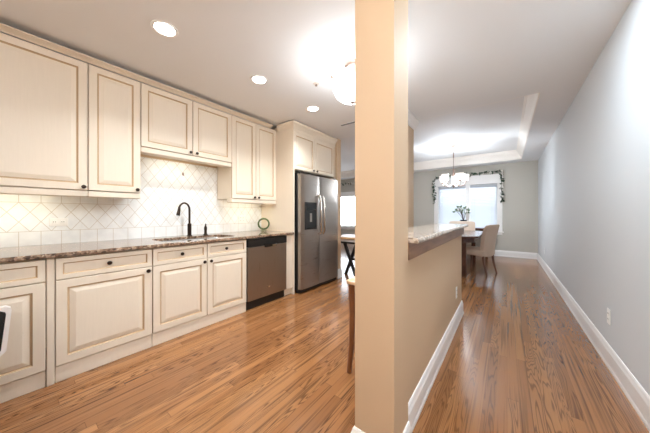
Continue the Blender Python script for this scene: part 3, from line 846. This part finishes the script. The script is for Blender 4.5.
# ------------------------------------------------------------------ dining table
t = thing('dining_table', 'dark wood dining table beyond the end of the peninsula', 'table', (-1.05, 6.1, 0))
mb = MB()
def oct_(i, z):
    x0, x1, y0, y1, ch = -1.58 + i, -.42 - i, 5.12 + i, 7.02 - i, .17
    return [(x, y, z) for x, y in ((x0 + ch, y0), (x1 - ch, y0), (x1, y0 + ch), (x1, y1 - ch), (x1 - ch, y1), (x0 + ch, y1), (x0, y1 - ch), (x0, y0 + ch))]
mb.rings([oct_(.012, .722), oct_(0, .73), oct_(0, .752), oct_(.008, .76)]); mb.build('tabletop', 'table', t)
ap = MB(); ap.rings([oct_(.07, .63), oct_(.07, .721)]); ap.build('apron', 'table', t)
for x, y in ((-.655, 5.235), (-1.345, 5.235), (-.655, 6.905), (-1.345, 6.905)):
    MB().bbox((x - .042, y - .042, 0), (x + .042, y + .042, .63), .006).build('leg', 'table', t)

# ------------------------------------------------------------------ dining chairs (built facing -Y, back towards +Y)
def chair(label, loc, rot, wide=1.0):
    t = thing('dining_chair', label, 'chair', (0, 0, 0), 'taupe upholstered dining chairs')
    w = .255 * wide
    mb = MB(); lp = lambda i, z: [(p[0], p[1], z) for p in rrect(-w + i, w - i, -.27 + i, .22 - i, .05)]
    mb.rings([lp(.012, .355), lp(0, .365), lp(0, .455), lp(.015, .475), lp(.05, .485)]); mb.build('seat', 'fabric', t, True)
    # curved back: sections in Z, thick shell, top corners rolled back
    loops = []
    for z, yc, ww, th in ((.34, .20, .93, .05), (.46, .215, .95, .06), (.62, .235, .98, .066), (.78, .262, 1.0, .066), (.90, .292, 1.0, .06), (.955, .312, .97, .05), (.972, .318, .93, .03)):
        n = 9; fr, bk = [], []
        for i in range(n):
            s_ = -1 + 2 * i / (n - 1); curve = -.045 * s_ * s_
            fr.append((s_ * w * ww, yc - th / 2 + curve, z - (.012 if abs(s_) > .9 and z > .9 else 0)))
            bk.append((s_ * w * ww, yc + th / 2 + curve, z - (.012 if abs(s_) > .9 and z > .9 else 0)))
        loops.append(fr + bk[::-1])
    MB().rings(loops).build('backrest', 'fabric', t, True)
    for sx in (-1, 1):
        MB().tube([(sx * (w - .05), -.22, .36), (sx * (w - .05), -.225, .0)], [.023, .015], 8).build('leg', 'chairleg', t, True)
        MB().tube([(sx * (w - .045), .18, .36), (sx * (w - .045), .20, .20), (sx * (w - .04), .255, .0)], [.024, .021, .015], 8).build('leg', 'chairleg', t, True)
    t.location = loc; t.rotation_euler = (0, 0, rot)
    return t
# chair at the right side faces -X; back's outer side turned a little to the camera
chair('taupe upholstered dining chair at the right side of the dark table, nearest the hallway', (-.47, 5.80, 0), math.radians(-90 - 22), .9)
chair('taupe upholstered dining chair at the far end of the dark table, before the window', (-1.0, 7.36, 0), math.radians(0), 1.25)

# ------------------------------------------------------------------ console with plant under the window
t = thing('console_table', 'low dark wood console under the dining window behind the table', 'console', (-.9, 7.95, 0))
MB().bbox((-1.45, 7.78, .735), (-.38, 8.13, .78), .005).build('top', 'table', t)
MB().bbox((-1.40, 7.81, .58), (-.43, 8.10, .734), .004).build('apron', 'table', t)
for x in (-1.38, -.45):
    for y in (7.83, 8.08): MB().bbox((x - .025, y - .025, 0), (x + .025, y + .025, .58), .004).build('leg', 'table', t)
VX_, VY_ = -1.0, 7.93
t = thing('potted_plant', 'small flowering plant in a dark pot before the dining window', 'plant', (VX_, VY_, .78))
MB().lathe([(.05, .781), (.07, .82), (.062, .93), (.09, .985), (.10, 1.0), (.09, 1.0), (.06, .97), (.002, .965)], (VX_, VY_, 0), 20).build('pot', 'bluebowl', t, True)
st = MB(); lf = MB()
for i in range(9):
    a = random.uniform(0, 2 * PI); r = random.uniform(.06, .21); hh = random.uniform(1.18, 1.40)
    e = Vector((VX_ + r * math.cos(a) * 1.0, VY_ + .5 * r * math.sin(a), hh))
    st.tube([(VX_, VY_, .97), (VX_ + .4 * r * math.cos(a), VY_ + .2 * r * math.sin(a), .97 + (hh - .97) * .55), e], .005, 5)
    for j in range(7): leafy(lf, e + Vector((random.uniform(-.02, .02), 0, random.uniform(-.06, .03))), Vector((random.uniform(-1, 1), random.uniform(-1, 1), random.uniform(-.5, 1))), random.uniform(.06, .1))
    if i % 2:
        pe = MB(); hub = pe.bm.verts.new(e)
        for j in range(5):
            aa = 2 * PI * j / 5
            P3 = [pe.bm.verts.new(e + Vector((r_ * math.cos(aa + o_), -.02, r_ * math.sin(aa + o_)))) for r_, o_ in ((.03, -.42), (.05, 0), (.03, .42))]
            pe.face([hub, P3[0], P3[1]]); pe.face([hub, P3[1], P3[2]])
        pe.build('flower', 'petal', t)
st.build('stems', 'stem', t); lf.build('leaves', 'leaf2', t)
